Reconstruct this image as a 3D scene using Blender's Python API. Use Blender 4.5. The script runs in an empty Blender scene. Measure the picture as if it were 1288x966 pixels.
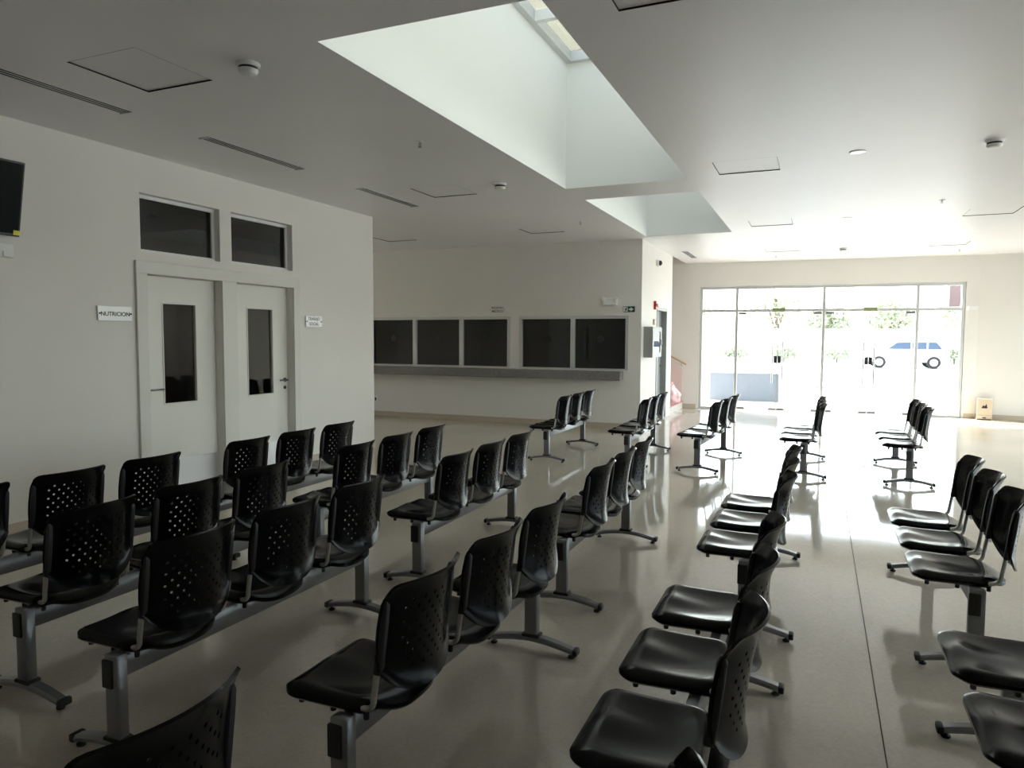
import bpy, bmesh, math, random
from mathutils import Vector, Matrix
random.seed(7)
SC = bpy.context.scene
COL = SC.collection

# ---------------------------------------------------------------- camera
F_PX = 894.18
YAW, PITCH, ROLL = 0.40605, 0.06519, 0.00463
EYE = Vector((0, 0, 1.6))
def camera():
    cy, sy = math.cos(YAW), math.sin(YAW)
    fwd = Vector((-sy, cy, 0)); right = Vector((cy, sy, 0)); up = Vector((0, 0, 1))
    f2 = fwd*math.cos(PITCH) - up*math.sin(PITCH)
    u2 = up*math.cos(PITCH) + fwd*math.sin(PITCH)
    r3 = right*math.cos(ROLL) + u2*math.sin(ROLL)
    u3 = u2*math.cos(ROLL) - right*math.sin(ROLL)
    cd = bpy.data.cameras.new('camera'); co = bpy.data.objects.new('camera', cd)
    cd.sensor_fit = 'HORIZONTAL'; cd.sensor_width = 36.0; cd.lens = F_PX/1288*36.0
    cd.clip_start = 0.02; cd.clip_end = 500
    m = Matrix(((r3.x, u3.x, -f2.x, EYE.x), (r3.y, u3.y, -f2.y, EYE.y), (r3.z, u3.z, -f2.z, EYE.z), (0, 0, 0, 1)))
    co.matrix_world = m
    COL.objects.link(co); SC.camera = co
camera()

# ---------------------------------------------------------------- sky, sun, exposure
SUN_DIR = Vector((-0.80, 0.46, 0.0)).normalized()
SUN_EL = math.radians(40)
SUN_ENERGY = 4.6
SKY_STRENGTH = 0.45
EXPOSURE = 2.0
w = bpy.data.worlds.new('sky'); SC.world = w; w.use_nodes = True
nt = w.node_tree; nt.nodes.clear()
sky = nt.nodes.new('ShaderNodeTexSky'); sky.sky_type = 'NISHITA'; sky.sun_disc = False
sky.sun_elevation = SUN_EL; sky.sun_rotation = math.atan2(SUN_DIR.x, SUN_DIR.y)
sky.air_density = 1.0; sky.dust_density = 2.5; sky.ozone_density = 1.0
bg = nt.nodes.new('ShaderNodeBackground'); bg.inputs[1].default_value = SKY_STRENGTH
ow = nt.nodes.new('ShaderNodeOutputWorld')
hs = nt.nodes.new('ShaderNodeHueSaturation'); hs.inputs['Saturation'].default_value = .38
nt.links.new(sky.outputs[0], hs.inputs['Color']); nt.links.new(hs.outputs[0], bg.inputs[0]); nt.links.new(bg.outputs[0], ow.inputs[0])
sd = bpy.data.lights.new('sun', 'SUN'); sd.energy = SUN_ENERGY; sd.angle = math.radians(0.6); sd.color = (1.0, 0.965, 0.93)
so = bpy.data.objects.new('sun', sd); COL.objects.link(so)
to_sun = Vector((SUN_DIR.x*math.cos(SUN_EL), SUN_DIR.y*math.cos(SUN_EL), math.sin(SUN_EL)))
so.rotation_euler = to_sun.to_track_quat('Z', 'Y').to_euler(); so.location = (-20, 40, 30)
vs = SC.view_settings
vs.view_transform = 'Standard'; vs.look = 'None'; vs.gamma = 1.0; vs.use_curve_mapping = False
vs.exposure = EXPOSURE
SC.cycles.max_bounces = 16; SC.cycles.diffuse_bounces = 8; SC.cycles.transparent_max_bounces = 16

# ---------------------------------------------------------------- materials
M = {}
def mat(name, col, rough=0.5, metal=0.0, spec=0.5, noise=None, bump=None, coat=0.0):
    m = bpy.data.materials.new(name); m.use_nodes = True; t = m.node_tree
    b = t.nodes['Principled BSDF']
    b.inputs['Base Color'].default_value = (*col, 1); b.inputs['Roughness'].default_value = rough
    b.inputs['Metallic'].default_value = metal; b.inputs['Specular IOR Level'].default_value = spec
    b.inputs['Coat Weight'].default_value = coat
    tc = t.nodes.new('ShaderNodeTexCoord')
    if noise:
        sc, amt = noise
        n = t.nodes.new('ShaderNodeTexNoise'); n.inputs['Scale'].default_value = sc; n.inputs['Detail'].default_value = 4
        r = t.nodes.new('ShaderNodeMapRange'); r.inputs[1].default_value = .3; r.inputs[2].default_value = .7
        r.inputs[3].default_value = 1-amt; r.inputs[4].default_value = 1+amt
        mx = t.nodes.new('ShaderNodeVectorMath'); mx.operation = 'SCALE'; mx.inputs[0].default_value = col
        t.links.new(tc.outputs['Object'], n.inputs['Vector']); t.links.new(n.outputs[0], r.inputs[0])
        t.links.new(r.outputs[0], mx.inputs['Scale']); t.links.new(mx.outputs[0], b.inputs['Base Color'])
    if bump:
        sc, st = bump
        n2 = t.nodes.new('ShaderNodeTexNoise'); n2.inputs['Scale'].default_value = sc; n2.inputs['Detail'].default_value = 3
        bp = t.nodes.new('ShaderNodeBump'); bp.inputs['Strength'].default_value = st; bp.inputs['Distance'].default_value = .002
        t.links.new(tc.outputs['Object'], n2.inputs['Vector']); t.links.new(n2.outputs[0], bp.inputs['Height'])
        t.links.new(bp.outputs[0], b.inputs['Normal'])
    M[name] = m
    return m
def glass(name, tint, refl=1.0, ior=1.5):
    m = bpy.data.materials.new(name); m.use_nodes = True; t = m.node_tree; t.nodes.clear()
    o = t.nodes.new('ShaderNodeOutputMaterial'); mx = t.nodes.new('ShaderNodeMixShader')
    tr = t.nodes.new('ShaderNodeBsdfTransparent'); tr.inputs[0].default_value = (*tint, 1)
    gl = t.nodes.new('ShaderNodeBsdfGlossy'); gl.inputs['Roughness'].default_value = 0.01
    gl.inputs[0].default_value = (refl, refl, refl, 1)
    fr = t.nodes.new('ShaderNodeFresnel'); fr.inputs[0].default_value = ior
    geo = t.nodes.new('ShaderNodeNewGeometry'); mm = t.nodes.new('ShaderNodeMath'); mm.operation = 'MULTIPLY_ADD'
    m2 = t.nodes.new('ShaderNodeMath'); m2.operation = 'SUBTRACT'; m2.inputs[0].default_value = 1.0
    m3 = t.nodes.new('ShaderNodeMath'); m3.operation = 'MULTIPLY'
    t.links.new(geo.outputs['Backfacing'], m2.inputs[1]); t.links.new(m2.outputs[0], m3.inputs[0]); t.links.new(fr.outputs[0], m3.inputs[1])
    t.nodes.remove(mm); t.links.new(m3.outputs[0], mx.inputs[0]); t.links.new(tr.outputs[0], mx.inputs[1]); t.links.new(gl.outputs[0], mx.inputs[2])
    t.links.new(mx.outputs[0], o.inputs[0]); M[name] = m
    return m
mat('wall', (.76, .737, .70), .55, noise=(1.3, .015), bump=(180, .12))
mat('ceiling', (.81, .795, .805), .40, noise=(.8, .015), spec=.35)
mat('shaft', (.81, .825, .80), .6)
mat('moss', (.22, .26, .12), .4)
mat('grout', (.10, .09, .08), .8)
mat('tan', (.50, .43, .34), .35)
mat('door', (.74, .73, .68), .38)
mat('casing', (.70, .69, .645), .4)
mat('alu', (.62, .63, .62), .35, metal=.6)
mat('white_alu', (.78, .79, .78), .35)
mat('steel', (.55, .55, .56), .25, metal=1.0)
mat('lever', (.16, .16, .155), .25, metal=1.0)
mat('kick', (.60, .60, .62), .3, metal=.85)
mat('chrome', (.50, .49, .47), .28, metal=.9)
mat('plastic', (.0035, .0036, .004), .17, spec=.17, bump=(420, .05))
mat('plastic_matt', (.010, .010, .011), .5)
mat('leg_paint', (.20, .205, .215), .30, metal=.45, noise=(9, .05))
mat('beam_paint', (.22, .225, .235), .28, metal=.5, noise=(7, .05))
mat('rubber', (.012, .012, .012), .6)
mat('dark', (.012, .012, .013), .4)
mat('vent_dark', (.02, .02, .02), .7)
mat('white_plastic', (.80, .80, .79), .35)
mat('acrylic', (.88, .89, .90), .06)
mat('ink', (.02, .02, .022), .5)
mat('ink_grey', (.22, .23, .27), .5)
mat('ink_red', (.10, .03, .03), .5)
mat('exit_green', (.008, .065, .028), .35)
mat('exit_white', (.78, .82, .78), .35)
mat('red_plastic', (.42, .02, .03), .3)
mat('cabinet_grey', (.27, .275, .27), .35)
mat('door_grey', (.36, .38, .40), .35, metal=.2)
mat('screen', (.004, .004, .005), .3, spec=.04)
mat('yellow', (.75, .68, .02), .5)
mat('granite', (.20, .19, .18), .18, noise=(95, .45))
mat('pink_bag', (.87, .57, .59), .35, bump=(14, .9))
mat('pink_paint', (.80, .64, .62), .5)
mat('step', (.74, .70, .66), .3)
mat('tread', (.55, .25, .24), .4)
mat('wood', (.55, .36, .22), .4)
mat('carton', (.62, .50, .38), .7)
mat('concrete', (.46, .45, .43), .8, noise=(2.0, .06))
mat('paving', (.66, .65, .62), .8, noise=(3.0, .05))
mat('blue_paint', (.05, .16, .42), .6)
mat('slate', (.15, .17, .21), .6)
mat('brown_panel', (.11, .075, .085), .5)
mat('car_paint', (.80, .81, .82), .2, coat=.5)
mat('car_glass', (.05, .08, .14), .1)
mat('bark', (.16, .12, .09), .9)
mat('leaf', (.34, .37, .27), .6, noise=(2.0, .3))
mat('render_beige', (.60, .57, .44), .8, noise=(1.5, .03))
mat('hose', (.60, .10, .09), .5)
glass('clear_glass', (.94, .97, .95))
glass('skylight_glass', (.47, .48, .462))
glass('dark_glass', (.45, .46, .46), 1.0, 1.52)
glass('door_glass', (.6, .61, .61), 1.0, 1.52)

# polished terrazzo
def terrazzo():
    m = mat('terrazzo', (.50, .46, .385), .06); t = m.node_tree; b = t.nodes['Principled BSDF']
    tc = t.nodes.new('ShaderNodeTexCoord')
    v = t.nodes.new('ShaderNodeTexVoronoi'); v.inputs['Scale'].default_value = 70
    n = t.nodes.new('ShaderNodeTexNoise'); n.inputs['Scale'].default_value = .7; n.inputs['Detail'].default_value = 5
    cr = t.nodes.new('ShaderNodeValToRGB'); e = cr.color_ramp.elements
    e[0].position = .0; e[0].color = (.50, .45, .37, 1); e[1].position = 1; e[1].color = (.555, .505, .425, 1)
    t.links.new(tc.outputs['Object'], v.inputs['Vector']); t.links.new(tc.outputs['Object'], n.inputs['Vector'])
    t.links.new(v.outputs['Color'], cr.inputs[0])
    r = t.nodes.new('ShaderNodeMapRange'); r.inputs[1].default_value = .3; r.inputs[2].default_value = .7
    r.inputs[3].default_value = .94; r.inputs[4].default_value = 1.05
    t.links.new(n.outputs[0], r.inputs[0])
    mx = t.nodes.new('ShaderNodeVectorMath'); mx.operation = 'SCALE'
    t.links.new(cr.outputs[0], mx.inputs[0]); t.links.new(r.outputs[0], mx.inputs['Scale'])
    t.links.new(mx.outputs[0], b.inputs['Base Color'])
    rr = t.nodes.new('ShaderNodeMapRange'); rr.inputs[1].default_value = .3; rr.inputs[2].default_value = .7
    rr.inputs[3].default_value = .05; rr.inputs[4].default_value = .10
    t.links.new(n.outputs[0], rr.inputs[0]); t.links.new(rr.outputs[0], b.inputs['Roughness'])
    w_ = t.nodes.new('ShaderNodeTexNoise'); w_.inputs['Scale'].default_value = 1.6; w_.inputs['Detail'].default_value = 2
    t.links.new(tc.outputs['Object'], w_.inputs['Vector'])
    bp = t.nodes.new('ShaderNodeBump'); bp.inputs['Strength'].default_value = .25; bp.inputs['Distance'].default_value = .004
    t.links.new(w_.outputs[0], bp.inputs['Height']); t.links.new(bp.outputs[0], b.inputs['Normal'])
    b.inputs['Specular IOR Level'].default_value = .55
terrazzo()

# ---------------------------------------------------------------- mesh helpers
class MB:
    def __init__(s): s.v = []; s.f = []
    def add(s, vs_, fs):
        o = len(s.v); s.v += [tuple(p) for p in vs_]; s.f += [tuple(i+o for i in f) for f in fs]; return s
    def box(s, x0, x1, y0, y1, z0, z1):
        return s.add([(x0,y0,z0),(x1,y0,z0),(x1,y1,z0),(x0,y1,z0),(x0,y0,z1),(x1,y0,z1),(x1,y1,z1),(x0,y1,z1)],
              [(0,3,2,1),(4,5,6,7),(0,1,5,4),(1,2,6,5),(2,3,7,6),(3,0,4,7)])
    def rbox(s, x0, x1, y0, y1, z0, z1, b=.004, seg=2):
        bm = bmesh.new()
        bmesh.ops.create_cube(bm, size=1, matrix=Matrix.Translation(((x0+x1)/2,(y0+y1)/2,(z0+z1)/2)) @ Matrix.Diagonal((x1-x0,y1-y0,z1-z0,1)))
        bmesh.ops.bevel(bm, geom=bm.edges[:], offset=b, segments=seg, profile=.5, affect='EDGES')
        return s.bm(bm)
    def bm(s, bm):
        bm.verts.index_update()
        s.add([v.co[:] for v in bm.verts], [[v.index for v in f.verts] for f in bm.faces]); bm.free(); return s
    def lathe(s, prof, c=(0,0,0), n=20, axis='z'):
        vs_ = []; fs = []
        for r, h in prof:
            for k in range(n):
                a = 2*math.pi*k/n; p = (r*math.cos(a), r*math.sin(a), h)
                if axis == 'x': p = (h, p[0], p[1])
                if axis == 'y': p = (p[0], h, p[1])
                vs_.append((p[0]+c[0], p[1]+c[1], p[2]+c[2]))
        for i in range(len(prof)-1):
            for k in range(n): fs.append((i*n+k, i*n+(k+1)%n, (i+1)*n+(k+1)%n, (i+1)*n+k))
        fs.append(tuple(range(n-1, -1, -1))); fs.append(tuple((len(prof)-1)*n+k for k in range(n)))
        return s.add(vs_, fs)
    def cyl(s, c, r, h, axis='z', n=16): return s.lathe([(r, 0), (r, h)], c, n, axis)
    def tube(s, pts, r, n=10):
        pts = [Vector(p) for p in pts]; vs_ = []; fs = []; prev = None
        for i, p in enumerate(pts):
            d = (pts[min(i+1, len(pts)-1)] - pts[max(i-1, 0)]).normalized()
            a = Vector((0, 1, 0)) if abs(d.y) < .9 else Vector((1, 0, 0))
            if prev is not None: a = prev
            u = (a - d*a.dot(d)).normalized(); prev = u; w_ = d.cross(u)
            for k in range(n):
                t = 2*math.pi*k/n; vs_.append(p + u*(r*math.cos(t)) + w_*(r*math.sin(t)))
        for i in range(len(pts)-1):
            for k in range(n): fs.append((i*n+k, i*n+(k+1)%n, (i+1)*n+(k+1)%n, (i+1)*n+k))
        fs.append(tuple(range(n-1, -1, -1))); fs.append(tuple((len(pts)-1)*n+k for k in range(n)))
        return s.add(vs_, fs)
    def prism(s, poly, y0, y1):            # polygon in (x,z), extruded along y
        n = len(poly)
        return s.add([(x, y0, z) for x, z in poly]+[(x, y1, z) for x, z in poly],
            [tuple(range(n)), tuple(range(2*n-1, n-1, -1))] + [(i, i+n, (i+1)%n+n, (i+1)%n) for i in range(n)])
    def grid(s, us, vs_, solid, d0, d1, fn):
        nu, nv = len(us)-1, len(vs_)-1
        ok = lambda i, j: 0 <= i < nu and 0 <= j < nv and solid((us[i]+us[i+1])/2, (vs_[j]+vs_[j+1])/2)
        for i in range(nu):
            for j in range(nv):
                if not ok(i, j): continue
                a, b, c, d = us[i], us[i+1], vs_[j], vs_[j+1]
                q = lambda *p: s.add([fn(*x) for x in p], [(0, 1, 2, 3)])
                q((a,c,d0),(b,c,d0),(b,d,d0),(a,d,d0)); q((a,c,d1),(a,d,d1),(b,d,d1),(b,c,d1))
                if not ok(i-1, j): q((a,c,d0),(a,d,d0),(a,d,d1),(a,c,d1))
                if not ok(i+1, j): q((b,c,d0),(b,c,d1),(b,d,d1),(b,d,d0))
                if not ok(i, j-1): q((a,c,d0),(a,c,d1),(b,c,d1),(b,c,d0))
                if not ok(i, j+1): q((a,d,d0),(b,d,d0),(b,d,d1),(a,d,d1))
        return s
    def mesh(s, name, m, smooth=False, weld=True):
        me = bpy.data.meshes.new(name); bm = bmesh.new()
        vv = [bm.verts.new(p) for p in s.v]
        for f in s.f:
            try: bm.faces.new([vv[i] for i in f])
            except ValueError: pass
        if weld: bmesh.ops.remove_doubles(bm, verts=bm.verts[:], dist=1e-5)
        bmesh.ops.recalc_face_normals(bm, faces=bm.faces[:])
        if smooth:
            for f in bm.faces: f.smooth = True
            for e in bm.edges:
                if len(e.link_faces) == 2 and e.calc_face_angle(0) > math.radians(42): e.smooth = False
        bm.to_mesh(me); bm.free(); me.materials.append(M[m]); return me
    def obj(s, name, m, parent=None, loc=(0,0,0), rot=(0,0,0), smooth=False):
        return link(name, s.mesh(name, m, smooth), parent, loc, rot)
def link(name, me, parent=None, loc=(0,0,0), rot=(0,0,0)):
    o = bpy.data.objects.new(name, me); COL.objects.link(o); o.parent = parent
    o.location = loc; o.rotation_euler = rot
    return o
def empty(name, loc=(0,0,0), rz=0):
    o = bpy.data.objects.new(name, None); COL.objects.link(o); o.location = loc; o.rotation_euler = (0,0,rz)
    o.empty_display_size = .1
    return o
def tag(o, label, cat, group=None, kind=None):
    o['label'] = label; o['category'] = cat
    if group: o['group'] = group
    if kind: o['kind'] = kind
    return o
def struct(o, label=None, cat=None):
    o['kind'] = 'structure'
    if label: o['label'] = label
    if cat: o['category'] = cat
    return o
def text_mesh(name, s, size, m, parent, mat_world):
    c = bpy.data.curves.new(name, 'FONT'); c.body = s; c.size = size; c.align_x = 'CENTER'; c.align_y = 'CENTER'
    c.extrude = .0012; c.offset = size*.012
    t = bpy.data.objects.new(name, c); COL.objects.link(t)
    dg = bpy.context.evaluated_depsgraph_get(); me = bpy.data.meshes.new_from_object(t.evaluated_get(dg))
    bpy.data.objects.remove(t); me.materials.clear(); me.materials.append(M[m])
    me.transform(mat_world)
    return link(name, me, parent)
# text frames: on the x = const wall facing +x, and on the y = const wall facing -y
FACE_PX = lambda x, y, z: Matrix(((0,0,1,x),(1,0,0,y),(0,1,0,z),(0,0,0,1)))
FACE_NY = lambda x, y, z: Matrix(((1,0,0,x),(0,0,-1,y),(0,1,0,z),(0,0,0,1)))

H = 3.30; XL = -5.868; YCW = 12.2; XS = -2.82; YS = 14.8
XR = 6.5; YB = -4.0; XFAR = -11.5; YF = 16.62
ENT_A = math.atan(.06)
def ent_y(x): return YF + .06*(x+2.5)

# ---------------------------------------------------------------- floor
fl = struct(MB().box(XFAR-.2, XR+.2, YB-.2, 17.3, -.12, -.004).obj('floor', 'grout'), 'polished beige terrazzo floor of the waiting hall', 'floor')
JX = .285
MB().box(XFAR-.2, JX-.0025, YB-.2, 16.75, -.004, 0).obj('terrazzo_slab', 'terrazzo', fl)
MB().box(JX+.0025, XR+.2, YB-.2, 16.85, -.004, 0).obj('terrazzo_slab', 'terrazzo', fl)

# ---------------------------------------------------------------- ceiling with skylight shafts
S1 = (-2.71, -1.332, 3.43, 7.83); S2 = (-2.70, -1.32, 8.53, 11.95); SV = (-6.0, XS, YS+.15, 16.6)
HATCH = [
 (-4.36, -3.76, 3.08, 3.675, 'square ceiling hatch between the slot diffusers and skylight, near the office doors'),
 (-4.36, -3.775, 7.15, 7.72, 'square ceiling hatch left of the long skylight, near the counter alcove'),
 (-7.10, -6.52, 10.36, 10.93, 'faint square ceiling hatch deep in the counter alcove'),
 (-4.38, -3.80, 10.40, 10.96, 'faint square ceiling hatch before the counter windows near the short skylight'),
 (-1.01, -.42, 3.14, 3.735, 'square ceiling hatch beside the open end of the long skylight'),
 (-1.0, -.405, 7.20, 7.77, 'square ceiling hatch beside the gap between the two skylights'),
 (-.99, -.40, 10.93, 11.50, 'square ceiling hatch beside the short skylight'),
 (1.77, 2.36, 11.0, 11.59, 'square ceiling hatch toward the beige wall side, before the entrance'),
 (-.99, -.40, 14.38, 14.97, 'white ceiling hatch close to the entrance, stair side'),
 (1.80, 2.37, 14.5, 15.06, 'white ceiling hatch close to the entrance, beige wall side')]
holes = [S1, S2, SV] + [h[:4] for h in HATCH]
us = sorted({XFAR-.2, XR+.2, *[h[0] for h in holes], *[h[1] for h in holes]})
vs2 = sorted({YB-.2, 17.1, *[h[2] for h in holes], *[h[3] for h in holes]})
inh = lambda x, y: any(h[0] < x < h[1] and h[2] < y < h[3] for h in holes)
struct(MB().grid(us, vs2, lambda u, v: not inh(u, v), H, H+.25, lambda u, v, d: (u, v, d)).obj('ceiling', 'ceiling'),
       'flat white plaster ceiling with two skylight shafts', 'ceiling')
ZS = 4.74
def shaft(n, S, z1, cap=False):
    x0, x1, y0, y1 = S; t = .12; m = MB(); i = .002; x0 += i; x1 -= i; y0 += i; y1 -= i
    m.box(x0-t, x0, y0-t, y1+t, H+.0005, z1); m.box(x1, x1+t, y0-t, y1+t, H+.0005, z1)
    m.box(x0, x1, y0-t, y0, H+.0005, z1); m.box(x0, x1, y1, y1+t, H+.0005, z1)
    if cap: m.box(x0-t, x1+t, y0-t, y1+t, z1, z1+.1)
    return struct(m.obj('wall_'+n, 'wall' if cap else 'shaft'))
shaft('skylight_long', S1, ZS)['label'] = 'pale plastered shaft walls of the long skylight'
shaft('skylight_short', S2, ZS)['label'] = 'pale plastered shaft walls of the short skylight'
shaft('stairwell', SV, 6.2, True)['label'] = 'white upper walls of the stairwell'
def skylight(n, S, bays):
    x0, x1, y0, y1 = S
    e = struct(empty('window_%d' % n, ((x0+x1)/2, (y0+y1)/2, ZS)), 'glazed rooflight with aluminium bars over ceiling shaft', 'skylight')
    W = (x1-x0)/2; L = (y1-y0)/2
    MB().box(-W, -W+.07, -L, L, -.05, .06).obj('frame_rail', 'alu', e); MB().box(W-.07, W, -L, L, -.05, .06).obj('frame_rail', 'alu', e)
    MB().box(-W+.07, W-.07, -L, -L+.07, -.05, .06).obj('frame_rail', 'alu', e); MB().box(-W+.07, W-.07, L-.07, L, -.05, .06).obj('frame_rail', 'alu', e)
    ys = [-L+.07 + (2*L-.14)*k/bays for k in range(bays+1)]
    bar = MB().box(-W+.07, W-.07, -.035, .035, -.05, .05).mesh('glazing_bar', 'white_alu')
    for y in ys[1:-1]: link('glazing_bar', bar, e, (0, y, 0))
    bay = ys[1]-ys[0]
    pane = MB().box(-W+.05, W-.05, -bay/2, bay/2, .05, .058).mesh('pane', 'skylight_glass')
    for k in range(bays): link('pane', pane, e, (0, (ys[k]+ys[k+1])/2, .006))
skylight(1, S1, 4); skylight(2, S2, 3)

# ---------------------------------------------------------------- walls
def wall_x(name, x0, x1, ya, yb, holes, za=0, zb=H, m='wall'):      # slab between x0 and x1 running along y
    us = sorted({ya, yb, *[h[0] for h in holes], *[h[1] for h in holes]}); zs = sorted({za, zb, *[h[2] for h in holes], *[h[3] for h in holes]})
    f = lambda u, v: not any(h[0] < u < h[1] and h[2] < v < h[3] for h in holes)
    return struct(MB().grid(us, zs, f, x0, x1, lambda u, v, d: (d, u, v)).obj(name, m))
def wall_y(name, y0, y1, xa, xb, holes, za=0, zb=H, m='wall'):
    us = sorted({xa, xb, *[h[0] for h in holes], *[h[1] for h in holes]}); zs = sorted({za, zb, *[h[2] for h in holes], *[h[3] for h in holes]})
    f = lambda u, v: not any(h[0] < u < h[1] and h[2] < v < h[3] for h in holes)
    return struct(MB().grid(us, zs, f, y0, y1, lambda u, v, d: (u, d, v)).obj(name, m))
D1 = (4.855, 5.776, 0, 2.187); D2 = (5.981, 6.90, 0, 2.187); T1 = (4.812, 5.78, 2.39, 2.94); T2 = (5.942, 6.915, 2.39, 2.94)
wall_x('wall_left', XL-.15, XL, YB, 8.61, [D1, D2, T1, T2])['label'] = 'off-white wall with two office doors'
wall_y('wall_left_return', 8.46, 8.61, XFAR, XL-.15, [])
G1 = (-9.42, -5.29, 1.04, 1.995); G2 = (-5.10, -3.04, 1.04, 1.995)
wall_y('wall_counter', YCW, YCW+.15, XFAR, XS, [G1, G2])['label'] = 'off-white wall with the service counter windows'
SD = (13.45, 14.44, 0, 2.19)
wall_x('wall_side', XS-.15, XS, YCW+.15, YS, [SD])['label'] = 'bright white side wall with fire cabinet and grey door'
wall_y('wall_stair_front', YS, YS+.15, -6.0, XS, [])
wall_y('wall_booth_back', 14.6, 14.7, XFAR, XS-.9, [])
AW = (10.4, 11.2, 1.2, 2.5)  # opening for an unseen window added to brighten the counter alcove
wall_x('wall_far_left', XFAR-.15, XFAR, YB, 17, [AW])
RW = [(4.0, 6.6, .1, 2.9), (6.9, 9.5, .1, 2.9), (9.8, 12.4, .1, 2.9), (12.7, 15.3, .1, 2.9)]  # out-of-view windows added to lift the light on the dim left side
wall_x('wall_right', XR, XR+.15, YB, 17.2, RW)
wall_y('wall_back', YB-.15, YB, XFAR, XR, [])
wall_x('wall_stair_end', -6.15, -6.0, YS, 16.8, [], 0, 6.2)
# rooms behind the two office doors
wall_x('wall_office_back', -9.6, -9.5, 4.0, 8.46, [])
wall_y('wall_office_side', 3.9, 4.0, -9.5, XL-.15, [])
wall_y('wall_office_partition', 5.84, 5.92, -9.5, XL-.15, [])
# entrance wall (slightly turned), local u along the wall from its left reference point
def ent_obj(o): o.location = (-2.5, YF, 0); o.rotation_euler = (0, 0, ENT_A); return o
EW = (-.008, 5.235, 0, 2.772)
ent_obj(wall_y('wall_entrance', 0, .2, -3.6, 5.467, [EW]))['label'] = 'white end wall framing the glazed entrance'
o = wall_y('wall_entrance_right', 0, .2, 0, 4.0, []); o.location = (2.955, 16.945, 0); o.rotation_euler = (0, 0, math.radians(-9))
o['label'] = 'beige wall turning away beside the glazed entrance'
def side_window(n, W, x=XR, label='added unseen tall window in the right wall for fill daylight'):
    e = struct(empty('window_%d' % n, (x, 0, 0)), label, 'window'); y0, y1, z0, z1 = W; b = .05; ym = (y0+y1)/2
    for q in [(y0, y1, z0, z0+b), (y0, y1, z1-b, z1), (y0, y0+b, z0+b, z1-b), (y1-b, y1, z0+b, z1-b), (ym-.025, ym+.025, z0+b, z1-b)]: MB().box(.04, .10, *q).obj('frame_bar', 'white_alu', e)
    for a, c in ((y0+b, ym-.025), (ym+.025, y1-b)): MB().box(.065, .073, a, c, z0+b, z1-b).obj('pane', 'clear_glass', e)
for k, W in enumerate(RW): side_window(8+k, W)
side_window(12, AW, XFAR-.15, 'added unseen window for fill daylight at the far end of the counter alcove')
# baseboards
def base(name, *b): return struct(MB().box(*b).obj(name, 'tan'))
base('baseboard_left', XL, XL+.012, YB, 4.73, 0, .10); MB().box(XL, XL+.012, 7.01, 8.61, 0, .10).obj('baseboard_left_end', 'tan')['kind'] = 'structure'
base('baseboard_counter', XFAR, XS, YCW-.012, YCW, 0, .10)
base('baseboard_side', XS, XS+.012, YCW, 13.38, 0, .10)
o = base('baseboard_entrance', -.9, -.05, -.012, 0, 0, .10); ent_obj(o)
o = base('baseboard_entrance_end', 5.27, 5.455, -.012, 0, 0, .10); ent_obj(o)
o = base('baseboard_right', .012, 4, -.012, 0, 0, .10); o.location = (2.955, 16.945, 0); o.rotation_euler = (0, 0, math.radians(-9))

# ---------------------------------------------------------------- entrance glazing
ent = struct(empty('window_3'), 'wide glazed entrance screen with slim pale mullions', 'window'); ent_obj(ent)
U = lambda x: (x+2.5)/math.cos(ENT_A)
UL, UR = 0.0, 5.227; MU = [U(-1.699), U(.091), U(1.873)]
ZT = 2.225
for a, b, c, d in [(UL, UL+.06, 0, 2.765), (UR-.06, UR, 0, 2.765)]: MB().rbox(a, b, .04, .14, c, d, .004).obj('jamb', 'alu', ent)
MB().rbox(UL+.06, UR-.06, .04, .14, 2.705, 2.765, .004).obj('head_rail', 'alu', ent)
cuts = [UL+.06] + MU + [UR-.06]
for u in MU: MB().rbox(u-.03, u+.03, .04, .14, 0, 2.704, .004).obj('mullion', 'alu', ent)
for k in range(4):
    a = cuts[k] + (.03 if k else 0); b = cuts[k+1] - (.03 if k < 3 else 0)
    MB().rbox(a, b, .05, .13, ZT-.03, ZT+.03, .004).obj('transom', 'alu', ent)
    MB().box(a, b, .085, .095, ZT+.03, 2.705).obj('pane', 'clear_glass', ent)
    if k in (0, 3):
        MB().box(a, b, .085, .095, .05, ZT-.03).obj('pane', 'clear_glass', ent)
        MB().rbox(a, b, .05, .13, 0, .05, .004).obj('bottom_rail', 'alu', ent)
dn = 0
for x in (U(-.821), U(.992)): MB().rbox(x-.13, x+.13, .03, .08, ZT-.03, ZT+.05, .006).obj('lock_housing', 'moss', ent)
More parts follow.
